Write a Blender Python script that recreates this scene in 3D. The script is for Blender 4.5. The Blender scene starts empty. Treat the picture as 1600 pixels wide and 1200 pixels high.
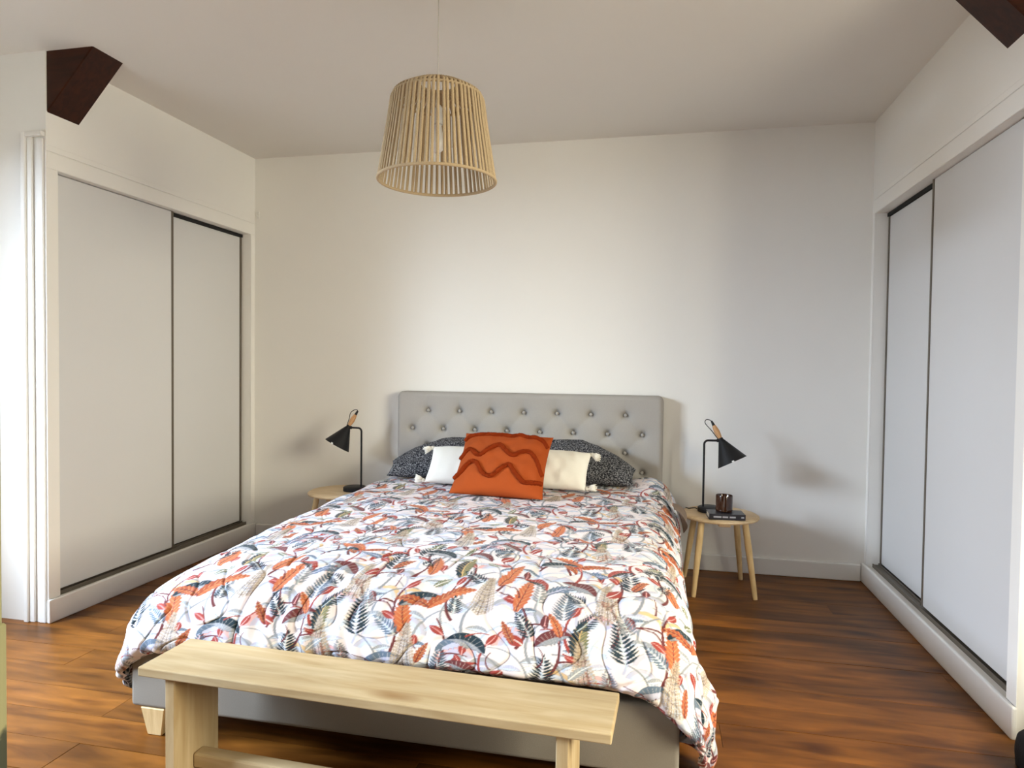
import bpy, bmesh, math, random
import numpy as np
from mathutils import Vector, Matrix

# ------------------------------------------------------------------ camera, world, lights, exposure
SC = bpy.context.scene
COL = SC.collection
CAM_H = 1.2043
YAW, PITCH, ROLL = 0.2133, -0.0265, 0.0118
F_PX = 1057.1


def make_camera():
    cd = bpy.data.cameras.new('camera')
    cd.sensor_fit = 'HORIZONTAL'
    cd.sensor_width = 36.0
    cd.lens = F_PX * 36.0 / 1600.0
    cd.clip_start = 0.02
    co = bpy.data.objects.new('camera', cd)
    COL.objects.link(co)
    cy, sy = math.cos(YAW), math.sin(YAW)
    fwd = Vector((-sy * math.cos(PITCH), cy * math.cos(PITCH), math.sin(PITCH)))
    right = Vector((cy, sy, 0))
    up = right.cross(fwd)
    r2 = math.cos(ROLL) * right + math.sin(ROLL) * up
    u2 = -math.sin(ROLL) * right + math.cos(ROLL) * up
    m = Matrix((r2, u2, -fwd)).transposed().to_4x4()
    m.translation = Vector((0, 0, CAM_H))
    co.matrix_world = m
    SC.camera = co


make_camera()

W = bpy.data.worlds.new('sky')
SC.world = W
W.use_nodes = True
wb = W.node_tree.nodes['Background']
wb.inputs['Color'].default_value = (1.0, 0.97, 0.90, 1)
wb.inputs['Strength'].default_value = 1.3


def area(name, loc, target, sx, sy, power, color):
    ld = bpy.data.lights.new(name, 'AREA')
    ld.shape = 'RECTANGLE'
    ld.size, ld.size_y = sx, sy
    ld.energy = power
    ld.color = color
    o = bpy.data.objects.new(name, ld)
    COL.objects.link(o)
    o.location = loc
    d = Vector(target) - Vector(loc)
    o.rotation_euler = d.to_track_quat('-Z', 'Y').to_euler()
    return o


# daylight outside the two windows (one in each window bay)
area('daylight_left', (-4.9, 0.20, 2.8), (-2.5, 1.7, 1.35), 2.6, 2.0, 1650, (0.70, 0.83, 1.0))
area('daylight_right', (3.35, 0.10, 2.1), (0.95, 1.7, 1.4), 2.6, 2.0, 545, (1.0, 0.93, 0.72))

SC.view_settings.view_transform = 'Standard'
SC.view_settings.look = 'None'
SC.view_settings.gamma = 1.0
SC.view_settings.use_curve_mapping = False
SC.view_settings.exposure = 0.3

# ------------------------------------------------------------------ dimensions (metres)
D = 4.176            # back wall
XL, XR = -2.718, 1.164
H = 2.597
YC = 2.56            # front end of the built-in closets
XLO, XRO = -3.36, 1.80   # outer walls of the window bays
YF = -0.45           # front wall (behind the camera)
rnd = random.Random(7)


def lin(r, g, b):
    def f(c):
        c /= 255.0
        return c / 12.92 if c <= 0.04045 else ((c + 0.055) / 1.055) ** 2.4
    return (f(r), f(g), f(b))


# ------------------------------------------------------------------ materials
MATS = {}


def new_mat(name):
    m = bpy.data.materials.new(name)
    m.use_nodes = True
    nt = m.node_tree
    b = nt.nodes['Principled BSDF']
    MATS[name] = m
    return m, nt, b


def plain(name, col, rough=0.6, var=0.06, scale=30.0, bump=0.0, bscale=200.0, metallic=0.0, spec=0.5, sheen=0.0, coat=0.0):
    """base colour with a faint noise variation and a fine relief"""
    m, nt, b = new_mat(name)
    N, L = nt.nodes, nt.links
    tc = N.new('ShaderNodeTexCoord')
    no = N.new('ShaderNodeTexNoise')
    no.inputs['Scale'].default_value = scale
    no.inputs['Detail'].default_value = 3
    L.new(tc.outputs['Object'], no.inputs['Vector'])
    mx = N.new('ShaderNodeMixRGB')
    mx.inputs['Color1'].default_value = (*[c * (1 - var) for c in col], 1)
    mx.inputs['Color2'].default_value = (*[min(1, c * (1 + var)) for c in col], 1)
    L.new(no.outputs['Fac'], mx.inputs['Fac'])
    L.new(mx.outputs['Color'], b.inputs['Base Color'])
    b.inputs['Roughness'].default_value = rough
    b.inputs['Metallic'].default_value = metallic
    b.inputs['Specular IOR Level'].default_value = spec
    b.inputs['Sheen Weight'].default_value = sheen
    b.inputs['Coat Weight'].default_value = coat
    if bump > 0:
        n2 = N.new('ShaderNodeTexNoise')
        n2.inputs['Scale'].default_value = bscale
        n2.inputs['Detail'].default_value = 2
        L.new(tc.outputs['Object'], n2.inputs['Vector'])
        bp = N.new('ShaderNodeBump')
        bp.inputs['Strength'].default_value = bump
        bp.inputs['Distance'].default_value = 0.003
        L.new(n2.outputs['Fac'], bp.inputs['Height'])
        L.new(bp.outputs['Normal'], b.inputs['Normal'])
    return m


def weave(name, col1, col2, scale=500, rough=0.9, bump=0.4, spots=0.5):
    """woven cloth: two tones mixed by a fine noise"""
    m, nt, b = new_mat(name)
    N, L = nt.nodes, nt.links
    tc = N.new('ShaderNodeTexCoord')
    no = N.new('ShaderNodeTexNoise')
    no.inputs['Scale'].default_value = scale
    no.inputs['Detail'].default_value = 2
    L.new(tc.outputs['Object'], no.inputs['Vector'])
    cr = N.new('ShaderNodeValToRGB')
    cr.color_ramp.elements[0].position = spots - 0.12
    cr.color_ramp.elements[1].position = spots + 0.12
    cr.color_ramp.elements[0].color = (*col1, 1)
    cr.color_ramp.elements[1].color = (*col2, 1)
    L.new(no.outputs['Fac'], cr.inputs['Fac'])
    L.new(cr.outputs['Color'], b.inputs['Base Color'])
    b.inputs['Roughness'].default_value = rough
    b.inputs['Specular IOR Level'].default_value = 0.2
    bp = N.new('ShaderNodeBump')
    bp.inputs['Strength'].default_value = bump
    bp.inputs['Distance'].default_value = 0.002
    L.new(no.outputs['Fac'], bp.inputs['Height'])
    L.new(bp.outputs['Normal'], b.inputs['Normal'])
    return m


def wood(name, dark, light, axis='X', stretch=14.0, scale=5.0, rough=0.5, knots=None, rand=0.0, kscale=(1.2, 6.0, 6.0), bump=0.08, coat=0.0, blotch=(0.82, 1.1)):
    """grain runs along one object axis; optional knots; per-plank tint"""
    m, nt, b = new_mat(name)
    N, L = nt.nodes, nt.links
    tc = N.new('ShaderNodeTexCoord')
    oi = N.new('ShaderNodeObjectInfo')
    off = N.new('ShaderNodeVectorMath')
    off.operation = 'MULTIPLY_ADD'
    cmb = N.new('ShaderNodeCombineXYZ')
    for i in range(3):
        L.new(oi.outputs['Random'], cmb.inputs[i])
    L.new(cmb.outputs['Vector'], off.inputs[0])
    off.inputs[1].default_value = (37.0, 19.0, 53.0)
    L.new(tc.outputs['Object'], off.inputs[2])
    mp = N.new('ShaderNodeMapping')
    s = [stretch] * 3
    s['XYZ'.index(axis)] = 1.0
    mp.inputs['Scale'].default_value = s
    L.new(off.outputs['Vector'], mp.inputs['Vector'])
    no = N.new('ShaderNodeTexNoise')
    no.inputs['Scale'].default_value = scale
    no.inputs['Detail'].default_value = 5
    no.inputs['Distortion'].default_value = 0.6
    L.new(mp.outputs['Vector'], no.inputs['Vector'])
    cr = N.new('ShaderNodeValToRGB')
    cr.color_ramp.elements[0].position = 0.33
    cr.color_ramp.elements[1].position = 0.68
    cr.color_ramp.elements[0].color = (*dark, 1)
    cr.color_ramp.elements[1].color = (*light, 1)
    L.new(no.outputs['Fac'], cr.inputs['Fac'])
    out = cr.outputs['Color']
    if knots:
        mk = N.new('ShaderNodeMapping')
        mk.inputs['Scale'].default_value = kscale
        L.new(off.outputs['Vector'], mk.inputs['Vector'])
        nd = N.new('ShaderNodeTexNoise')
        nd.inputs['Scale'].default_value = 3.0
        L.new(mk.outputs['Vector'], nd.inputs['Vector'])
        ad = N.new('ShaderNodeMixRGB')
        ad.inputs['Fac'].default_value = 0.12
        L.new(mk.outputs['Vector'], ad.inputs['Color1'])
        L.new(nd.outputs['Color'], ad.inputs['Color2'])
        vo = N.new('ShaderNodeTexVoronoi')
        vo.inputs['Scale'].default_value = 1.0
        L.new(ad.outputs['Color'], vo.inputs['Vector'])
        kr = N.new('ShaderNodeValToRGB')
        kr.color_ramp.elements[0].position = 0.03
        kr.color_ramp.elements[1].position = 0.20
        kr.color_ramp.elements[0].color = (1, 1, 1, 1)
        kr.color_ramp.elements[1].color = (0, 0, 0, 1)
        L.new(vo.outputs['Distance'], kr.inputs['Fac'])
        mx = N.new('ShaderNodeMixRGB')
        mx.blend_type = 'MULTIPLY'
        L.new(kr.outputs['Color'], mx.inputs['Fac'])
        L.new(out, mx.inputs['Color1'])
        mx.inputs['Color2'].default_value = (*knots, 1)
        out = mx.outputs['Color']
        # broad blotches of the stain
        nb = N.new('ShaderNodeTexNoise')
        nb.inputs['Scale'].default_value = 2.3
        nb.inputs['Detail'].default_value = 3
        mb = N.new('ShaderNodeMapping')
        mb.inputs['Scale'].default_value = (0.8, 2.5, 2.5) if axis == 'X' else (2.5, 2.5, .8)
        L.new(off.outputs['Vector'], mb.inputs['Vector'])
        L.new(mb.outputs['Vector'], nb.inputs['Vector'])
        br = N.new('ShaderNodeMapRange')
        br.inputs['From Min'].default_value = 0.3
        br.inputs['From Max'].default_value = 0.7
        br.inputs['To Min'].default_value = blotch[0]
        br.inputs['To Max'].default_value = blotch[1]
        L.new(nb.outputs['Fac'], br.inputs['Value'])
        hv = N.new('ShaderNodeHueSaturation')
        L.new(br.outputs['Result'], hv.inputs['Value'])
        L.new(out, hv.inputs['Color'])
        out = hv.outputs['Color']
    if rand > 0:
        hs = N.new('ShaderNodeHueSaturation')
        mr = N.new('ShaderNodeMapRange')
        mr.inputs['To Min'].default_value = 1 - rand
        mr.inputs['To Max'].default_value = 1 + rand
        L.new(oi.outputs['Random'], mr.inputs['Value'])
        L.new(mr.outputs['Result'], hs.inputs['Value'])
        L.new(out, hs.inputs['Color'])
        out = hs.outputs['Color']
    L.new(out, b.inputs['Base Color'])
    b.inputs['Roughness'].default_value = rough
    b.inputs['Specular IOR Level'].default_value = 0.22
    b.inputs['Coat Weight'].default_value = coat
    b.inputs['Coat Roughness'].default_value = 0.25
    bp = N.new('ShaderNodeBump')
    bp.inputs['Strength'].default_value = bump
    bp.inputs['Distance'].default_value = 0.002
    L.new(no.outputs['Fac'], bp.inputs['Height'])
    L.new(bp.outputs['Normal'], b.inputs['Normal'])
    return m


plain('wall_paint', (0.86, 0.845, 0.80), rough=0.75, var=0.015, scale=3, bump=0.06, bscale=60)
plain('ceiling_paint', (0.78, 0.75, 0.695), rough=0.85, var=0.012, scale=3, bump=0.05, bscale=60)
plain('trim_paint', (0.82, 0.81, 0.775), rough=0.45, var=0.015, scale=6, bump=0.03, bscale=40)
plain('door_white', (0.68, 0.68, 0.675), rough=0.42, var=0.01, scale=4)
plain('bounce_cut_taupe', (0.10, 0.085, 0.07), rough=0.8)  # made-up dark tone for the unseen front wall, cuts bounce light
plain('sheet_taupe', lin(120, 104, 92), rough=0.9, var=.08, scale=80)
plain('track_brown', (0.16, 0.135, 0.105), rough=0.45, var=0.1, scale=20, metallic=0.4)
plain('dark_void', (0.01, 0.01, 0.01), rough=0.9)
plain('linen_grey', lin(168, 164, 158), rough=0.95, var=0.10, scale=350, bump=0.25, bscale=700, spec=0.2)
plain('linen_shaded', lin(138, 132, 122), rough=0.95, var=0.10, scale=350, bump=0.25, bscale=700, spec=0.2)  # same linen as the headboard, darkened to stand in for shade
plain('mattress_white', (0.75, 0.74, 0.72), rough=0.9)
plain('black_metal', (0.011, 0.011, 0.012), rough=0.5, var=0.1, spec=0.25)
plain('black_cloth', (0.006, 0.006, 0.007), rough=0.95, bump=0.5, bscale=300)
plain('cord_black', (0.015, 0.014, 0.013), rough=0.6)
plain('bulb_white', (0.85, 0.84, 0.8), rough=0.25)
plain('orange_cloth', lin(158, 72, 30), rough=0.95, var=0.07, scale=260, bump=0.25, bscale=500, spec=0.15)
plain('orange_fringe', lin(132, 48, 16), rough=1.0, var=0.35, scale=420, bump=0.9, bscale=420, spec=0.05)
plain('cream_cloth', (0.86, 0.84, 0.76), rough=0.95, var=0.03, scale=200, bump=0.35, bscale=450, spec=0.15)
plain('tassel_cream', (0.86, 0.83, 0.74), rough=1.0, var=0.12, scale=250, bump=0.9, bscale=350, spec=0.1)
weave('speckle_charcoal', (0.012, 0.013, 0.018), (0.27, 0.27, 0.28), scale=150, spots=0.56, bump=0.6)
plain('jute', lin(190, 168, 134), rough=0.95, var=0.22, scale=300, bump=0.7, bscale=260, spec=0.15)
plain('book_cover', (0.018, 0.018, 0.024), rough=0.35, var=0.1)
plain('book_pages', (0.55, 0.47, 0.36), rough=0.9, var=0.1, scale=300)
plain('print_grey', (0.35, 0.35, 0.37), rough=0.6)
plain('wax', (0.25, 0.12, 0.05), rough=0.5)
plain('plastic_white', (0.8, 0.8, 0.78), rough=0.4)
plain('cable_beige', (0.52, 0.49, 0.44), rough=0.6)
plain('steel', (0.5, 0.5, 0.5), rough=0.35, metallic=0.9)

m, nt, b = new_mat('amber_glass')
b.inputs['Base Color'].default_value = (0.045, 0.014, 0.005, 1)
b.inputs['Roughness'].default_value = 0.12
b.inputs['Transmission Weight'].default_value = 0.25
b.inputs['Coat Weight'].default_value = 0.4

m, nt, b = new_mat('window_glass')
nt.nodes.remove(b)
_tr = nt.nodes.new('ShaderNodeBsdfTransparent')
_gl = nt.nodes.new('ShaderNodeBsdfGlossy')
_gl.inputs['Roughness'].default_value = 0.03
_mx = nt.nodes.new('ShaderNodeMixShader')
_mx.inputs['Fac'].default_value = 0.06
nt.links.new(_tr.outputs[0], _mx.inputs[1])
nt.links.new(_gl.outputs[0], _mx.inputs[2])
nt.links.new(_mx.outputs[0], nt.nodes['Material Output'].inputs['Surface'])

wood('floor_wood', lin(94, 54, 16), lin(146, 91, 34), axis='X', stretch=6, scale=2.6, rough=0.38, knots=(0.32, 0.24, 0.20), rand=0.06, kscale=(2.2, 6.0, 6.0), coat=0.0, blotch=(0.55, 1.15))
wood('pine', lin(178, 153, 112), lin(202, 182, 144), axis='X', stretch=9, scale=3.0, rough=0.6, knots=(0.55, 0.38, 0.22), kscale=(2.3, 7.5, 7.5))
wood('pine_upright', lin(178, 153, 112), lin(202, 182, 144), axis='Z', stretch=9, scale=3.0, rough=0.6)
wood('stool_wood', lin(206, 178, 138), lin(228, 204, 166), axis='X', stretch=12, scale=4.0, rough=0.55)
wood('leg_wood', lin(206, 176, 126), lin(226, 200, 150), axis='Z', stretch=14, scale=4.0, rough=0.5)
wood('handle_wood', lin(176, 130, 88), lin(206, 164, 120), axis='Z', stretch=10, scale=12.0, rough=0.5)
wood('beam_wood', lin(40, 15, 5), lin(60, 26, 9), axis='X', stretch=9, scale=4.0, rough=0.4)

# old door paint, chipped down to dark wood in patches
m, nt, b = new_mat('old_door_paint')
N, L = nt.nodes, nt.links
tc = N.new('ShaderNodeTexCoord')
no = N.new('ShaderNodeTexNoise')
no.inputs['Scale'].default_value = 9.0
no.inputs['Detail'].default_value = 6
L.new(tc.outputs['Object'], no.inputs['Vector'])
cr = N.new('ShaderNodeValToRGB')
cr.color_ramp.elements[0].position = 0.36
cr.color_ramp.elements[1].position = 0.40
cr.color_ramp.elements[0].color = (0.05, 0.055, 0.03, 1)
cr.color_ramp.elements[1].color = (*lin(160, 156, 112), 1)
L.new(no.outputs['Fac'], cr.inputs['Fac'])
L.new(cr.outputs['Color'], b.inputs['Base Color'])
b.inputs['Roughness'].default_value = 0.6

# printed duvet cover: the print is a colour attribute
m, nt, b = new_mat('duvet_print')
N, L = nt.nodes, nt.links
at_ = N.new('ShaderNodeAttribute')
at_.attribute_name = 'print'
L.new(at_.outputs['Color'], b.inputs['Base Color'])
b.inputs['Roughness'].default_value = 0.85
b.inputs['Specular IOR Level'].default_value = 0.25
b.inputs['Sheen Weight'].default_value = 0.05


# ------------------------------------------------------------------ mesh helpers
def tag(o, label=None, cat=None, group=None, kind=None):
    if label:
        o['label'] = label
    if cat:
        o['category'] = cat
    if group:
        o['group'] = group
    if kind:
        o['kind'] = kind
    return o


def thing(name, label, cat, loc=(0, 0, 0), rot=(0, 0, 0), group=None):
    o = bpy.data.objects.new(name, None)
    o.empty_display_size = 0.1
    COL.objects.link(o)
    o.location = loc
    o.rotation_euler = rot
    return tag(o, label, cat, group)


def link(name, me, mat, parent=None, loc=None, rot=None):
    o = bpy.data.objects.new(name, me)
    COL.objects.link(o)
    if mat and not me.materials:
        me.materials.append(MATS[mat])
    if parent:
        o.parent = parent
    if loc:
        o.location = loc
    if rot:
        o.rotation_euler = rot
    return o


def to_mesh(name, bm, smooth=False, auto=None):
    me = bpy.data.meshes.new(name)
    bmesh.ops.recalc_face_normals(bm, faces=bm.faces)
    bm.to_mesh(me)
    bm.free()
    if smooth:
        me.polygons.foreach_set('use_smooth', [True] * len(me.polygons))
        if auto:
            me.set_sharp_from_angle(angle=math.radians(auto))
    return me


def bm_box(bm, x0, x1, y0, y1, z0, z1, bevel=0.0, seg=1):
    r = bmesh.ops.create_cube(bm, size=1.0)
    vs = r['verts']
    for v in vs:
        v.co = Vector(((x0 + x1) / 2 + v.co.x * (x1 - x0), (y0 + y1) / 2 + v.co.y * (y1 - y0), (z0 + z1) / 2 + v.co.z * (z1 - z0)))
    if bevel > 0:
        es = list({e for v in vs for e in v.link_edges})
        bmesh.ops.bevel(bm, geom=es, offset=bevel, segments=seg, profile=0.5, affect='EDGES')
    return vs


def boxes(name, lst, mat, parent=None, bevel=0.0, seg=1, smooth=False, loc=None, rot=None):
    bm = bmesh.new()
    for b_ in lst:
        bm_box(bm, *b_, bevel=bevel, seg=seg)
    return link(name, to_mesh(name, bm, smooth, 40), mat, parent, loc, rot)


def bm_tube(bm, pts, rad, seg=10, caps=True):
    pts = [Vector(p) for p in pts]
    rads = rad if isinstance(rad, (list, tuple)) else [rad] * len(pts)
    rings = []
    n = len(pts)
    up = None
    for i, p in enumerate(pts):
        t = (pts[min(i + 1, n - 1)] - pts[max(i - 1, 0)]).normalized()
        if up is None:
            up = t.orthogonal().normalized()
        else:
            up = (up - t * up.dot(t)).normalized()
        sd = t.cross(up)
        rings.append([bm.verts.new(p + (up * math.cos(a) + sd * math.sin(a)) * rads[i]) for a in [2 * math.pi * k / seg for k in range(seg)]])
    for i in range(n - 1):
        for k in range(seg):
            bm.faces.new((rings[i][k], rings[i][(k + 1) % seg], rings[i + 1][(k + 1) % seg], rings[i + 1][k]))
    if caps:
        bm.faces.new(rings[0][::-1])
        bm.faces.new(rings[-1])


def tube(name, pts, rad, mat, parent=None, seg=10, loc=None, rot=None):
    bm = bmesh.new()
    bm_tube(bm, pts, rad, seg)
    return link(name, to_mesh(name, bm, True, 50), mat, parent, loc, rot)


def bm_lathe(bm, prof, seg=32, axis_pt=Vector((0, 0, 0)), closed=False):
    """profile (r, z) turned about z; points with r=0 become poles"""
    rings = []
    for r, z in prof:
        if r < 1e-6:
            rings.append([bm.verts.new(axis_pt + Vector((0, 0, z)))])
        else:
            rings.append([bm.verts.new(axis_pt + Vector((r * math.cos(2 * math.pi * k / seg), r * math.sin(2 * math.pi * k / seg), z))) for k in range(seg)])
    prs = list(zip(rings, rings[1:]))
    if closed:
        prs.append((rings[-1], rings[0]))
    for a, b_ in prs:
        for k in range(seg):
            k2 = (k + 1) % seg
            if len(a) == 1 and len(b_) == 1:
                continue
            if len(a) == 1:
                bm.faces.new((a[0], b_[k], b_[k2]))
            elif len(b_) == 1:
                bm.faces.new((a[k], b_[0], a[k2]))
            else:
                bm.faces.new((a[k], b_[k], b_[k2], a[k2]))


def lathe(name, prof, mat, parent=None, seg=32, loc=None, rot=None, closed=False, auto=40):
    bm = bmesh.new()
    bm_lathe(bm, prof, seg, closed=closed)
    return link(name, to_mesh(name, bm, True, auto), mat, parent, loc, rot)


def grid_mesh(name, P, attr=None, smooth=True, wrap_u=False):
    """P: (nu, nv, 3) array -> quad mesh, fast"""
    nu, nv = P.shape[:2]
    me = bpy.data.meshes.new(name)
    me.vertices.add(nu * nv)
    me.vertices.foreach_set('co', P.reshape(-1).astype(np.float32))
    idx = np.arange(nu * nv).reshape(nu, nv)
    a, b_, c, d = idx[:-1, :-1], idx[1:, :-1], idx[1:, 1:], idx[:-1, 1:]
    q = np.stack([a, b_, c, d], -1).reshape(-1)
    nf = (nu - 1) * (nv - 1)
    me.loops.add(nf * 4)
    me.loops.foreach_set('vertex_index', q.astype(np.int32))
    me.polygons.add(nf)
    me.polygons.foreach_set('loop_start', (np.arange(nf) * 4).astype(np.int32))
    me.polygons.foreach_set('loop_total', np.full(nf, 4, np.int32))
    me.update(calc_edges=True)
    if smooth:
        me.polygons.foreach_set('use_smooth', np.ones(nf, bool))
    if attr is not None:
        ca = me.color_attributes.new(name='print', type='FLOAT_COLOR', domain='POINT')
        rgba = np.ones((nu * nv, 4), np.float32)
        rgba[:, :3] = attr.reshape(-1, 3)
        ca.data.foreach_set('color', rgba.reshape(-1))
    me.validate()
    return me


def structure(o, label=None, cat=None):
    return tag(o, label, cat, kind='structure')


# ------------------------------------------------------------------ floor
fl = structure(boxes('floor', [(XLO - .1, XRO + .1, YF - 1.2, D + .1, -0.10, -0.022)], 'dark_void'), 'varnished orange-brown pine plank floor', 'floor')
PW = 0.15
y = 1.768 - PW * 26
while y < D:
    x = XLO - 0.1 - rnd.random() * 1.5
    while x < XRO + 0.1:
        ln_ = rnd.uniform(1.9, 3.6)
        x0, x1 = max(x, XLO - .1), min(x + ln_, XRO + .1)
        y0, y1 = max(y, YF - 1.2), min(y + PW, D + .05)
        if x1 - x0 > 0.05 and y1 - y0 > 0.01:
            bm = bmesh.new()
            g = 0.0007
            dz = rnd.uniform(-0.0008, 0.0004)
            cx, cyy = (x0 + x1) / 2, (y0 + y1) / 2
            vs = bm_box(bm, x0 + g - cx, x1 - g - cx, y0 + g - cyy, y1 - g - cyy, -0.022, 0.0)
            link('plank', to_mesh('plank', bm), 'floor_wood', fl, loc=(cx, cyy, dz))
        x += ln_
    y += PW

# ------------------------------------------------------------------ walls, ceiling, trim
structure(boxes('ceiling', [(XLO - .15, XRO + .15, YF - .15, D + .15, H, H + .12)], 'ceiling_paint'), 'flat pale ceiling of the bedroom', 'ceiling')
structure(boxes('wall_back', [(XLO - .15, XRO + .15, D, D + .15, -0.02, H)], 'wall_paint'), 'plain white wall behind the bed', 'wall')


def side_wall(sgn, xw, name_side, yc):
    """closet front wall with its opening; sgn = +1 when the room lies on the +x side"""
    def bx(a, b_, *r):
        lo, hi = sorted((xw - sgn * a, xw - sgn * b_))
        return (lo, hi, *r)
    y0, y1 = (2.620 if sgn > 0 else 2.552), 4.128
    zb, zt = 0.108, 2.076
    w = boxes('wall_' + name_side, [bx(0, .085, yc, D, zt, H), bx(0, .085, yc, y0, -.01, zt), bx(0, .085, y1, D, -.01, zt), bx(0, .085, y0, y1, -.01, zb - .012)], 'wall_paint')
    structure(w, 'white %s wall with the closet opening cut in it' % name_side, 'wall')
    xo = XLO if sgn > 0 else XRO
    lo, hi = sorted((xo, xw - sgn * 0.085))
    r = boxes('wall_%s_return' % name_side, [(lo, hi, yc, yc + .06, -.01, H)], 'wall_paint')
    structure(r, 'white return wall at the end of the %s closet' % name_side, 'wall')
    # plinth along the foot of the closet front
    pl = boxes('baseboard_' + name_side, [bx(-.018, 0.0, yc - .012, D - .002, 0.0, zb)], 'trim_paint', bevel=0.006, seg=2)
    structure(pl, 'white plinth under the %s closet doors' % name_side, 'plinth')
    # casing round the opening
    cs = boxes('trim_1' if sgn > 0 else 'trim_2', [bx(-.004, 0.0, yc - .004, D - .012, zt, zt + .075)], 'wall_paint', bevel=0.002, seg=1)
    bm = bmesh.new()
    structure(cs, 'white fascia board over the %s closet doors' % name_side, 'trim')
    boxes('casing_board', [bx(-.004, 0.0, yc - .004, y0, zb, zt)], 'wall_paint', cs, bevel=0.002)
    boxes('casing_board', [bx(-.004, 0.0, y1, D - .012, zb, zt)], 'wall_paint', cs, bevel=0.002)
    boxes('fillet', [bx(-.003, 0.0, yc - .003, D - .012, zt + .0775, zt + .105)], 'wall_paint', cs, bevel=0.002)
    # the closet: two sliding doors, tracks, side channel
    t = thing('built_in_closet', 'white two-door sliding closet in the %s wall, %s' % (name_side, 'beside the bright window reveal' if sgn > 0 else 'facing the stool with the candle'), 'closet', (xw, (y0 + y1) / 2, zb))
    def lb(a, b_, ya, yb, za, zc):
        lo_, hi_ = sorted((-sgn * a, -sgn * b_))
        c = (y0 + y1) / 2
        return (lo_, hi_, ya - c, yb - c, za - zb, zc - zb)
    ym = 3.412
    nd = boxes('sliding_door', [lb(.040, .056, y0 + .006, ym + .004, zb + .016, zt - .004)], 'door_white', t, bevel=0.0015)
    boxes('edge_profile', [lb(.036, .060, ym, ym + .014, zb + .014, zt - .004)], 'track_brown', nd)
    boxes('edge_profile', [lb(.037, .060, y0 + .001, y0 + .007, zb + .014, zt - .004)], 'track_brown', nd)
    fd = boxes('sliding_door', [lb(.070, .084, ym - .05, y1 - .020, zb + .016, zt - .022)], 'door_white', t, bevel=0.0015)
    boxes('edge_profile', [lb(.066, .086, y1 - .020, y1 - .004, zb + .014, zt - .022)], 'track_brown', fd)
    boxes('bottom_track', [lb(.030, .098, y0 + .001, y1 - .001, zb - .011, zb + .004), lb(.060, .064, y0 + .001, y1 - .001, zb + .004, zb + .013), lb(.030, .034, y0 + .001, y1 - .001, zb + .004, zb + .009)], 'track_brown', t)
    boxes('top_track', [lb(.060, .100, y0 + .001, y1 - .001, zt - .020, zt - .001)], 'dark_void', t)
    boxes('dark_backing', [lb(.100, .106, y0, y1, zb, zt)], 'dark_void', t)  # black sheet close behind the doors, stands in for the shaded interior


side_wall(1, XL, 'left', YC)
side_wall(-1, XR, 'right', 2.492)
structure(boxes('baseboard_back', [(XL + .02, XR - .02, D - .020, D, 0.0, 0.098)], 'trim_paint', bevel=0.006, seg=2), 'white baseboard along the back wall', 'baseboard')

# moulded frame on the return wall beside the left window
tr = structure(boxes('trim_3', [(-2.836, -2.812, YC - .022, YC, 0.0, 2.236)], 'trim_paint', bevel=0.005, seg=2), 'moulded white frame on the bright return wall', 'trim')
boxes('moulding_strip', [(-2.812, -2.785, YC - .012, YC, 0.0, 2.214)], 'trim_paint', tr, bevel=0.004, seg=2)
boxes('moulding_strip', [(-2.812, -2.722, YC - .022, YC, 2.214, 2.236)], 'trim_paint', tr, bevel=0.005, seg=2)
boxes('moulding_strip', [(-2.762, -2.728, YC - .010, YC, 0.0, 2.205)], 'trim_paint', tr, bevel=0.004, seg=2)


def window_bay(sgn, xo, n, label):
    lo, hi = sorted((xo, xo - sgn * 0.28))
    ya, yb, za, zb = 0.35, (1.80 if sgn > 0 else 1.90), 0.72, 2.15
    side = 'left' if sgn > 0 else 'right'
    w = boxes('wall_%s_outer' % side, [(lo, hi, YF, ya, -.01, H), (lo, hi, yb, D, -.01, H), (lo, hi, ya, yb, -.01, za), (lo, hi, ya, yb, zb, H)], 'wall_paint')
    structure(w, 'white outer wall of the %s window bay' % side, 'wall')
    xf = xo - sgn * 0.16
    f = boxes('window_%d' % n, [(xf - .03, xf + .03, ya, ya + .05, za, zb), (xf - .03, xf + .03, yb - .05, yb, za, zb), (xf - .03, xf + .03, ya, yb, za, za + .05), (xf - .03, xf + .03, ya, yb, zb - .05, zb),
                                (xf - .03, xf + .03, (ya + yb) / 2 - .045, (ya + yb) / 2 + .045, za, zb)], 'trim_paint')
    structure(f, label, 'window')
    for (a, b_) in ((ya + .05, (ya + yb) / 2 - .045), ((ya + yb) / 2 + .045, yb - .05)):
        boxes('pane', [(xf - .003, xf + .003, a, b_, za + .05, zb - .05)], 'window_glass', f)
        boxes('glazing_bar', [(xf - .012, xf + .012, a, b_, 1.62, 1.65)], 'trim_paint', f)


window_bay(1, XLO, 1, 'white casement window in the left bay')
window_bay(-1, XRO, 2, 'white casement window in the right bay')
# front wall behind the camera with the doorway the picture is taken from; its dark tone is added to cut bounce
structure(boxes('wall_front', [(XLO - .3, -0.52, YF - .12, YF, -.01, H), (0.48, XRO + .3, YF - .12, YF, -.01, H), (-0.52, 0.48, YF - .12, YF, 2.08, H)], 'bounce_cut_taupe'), 'unseen wall with the doorway behind the viewer, toned dark taupe to cut bounce light', 'wall')
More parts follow.
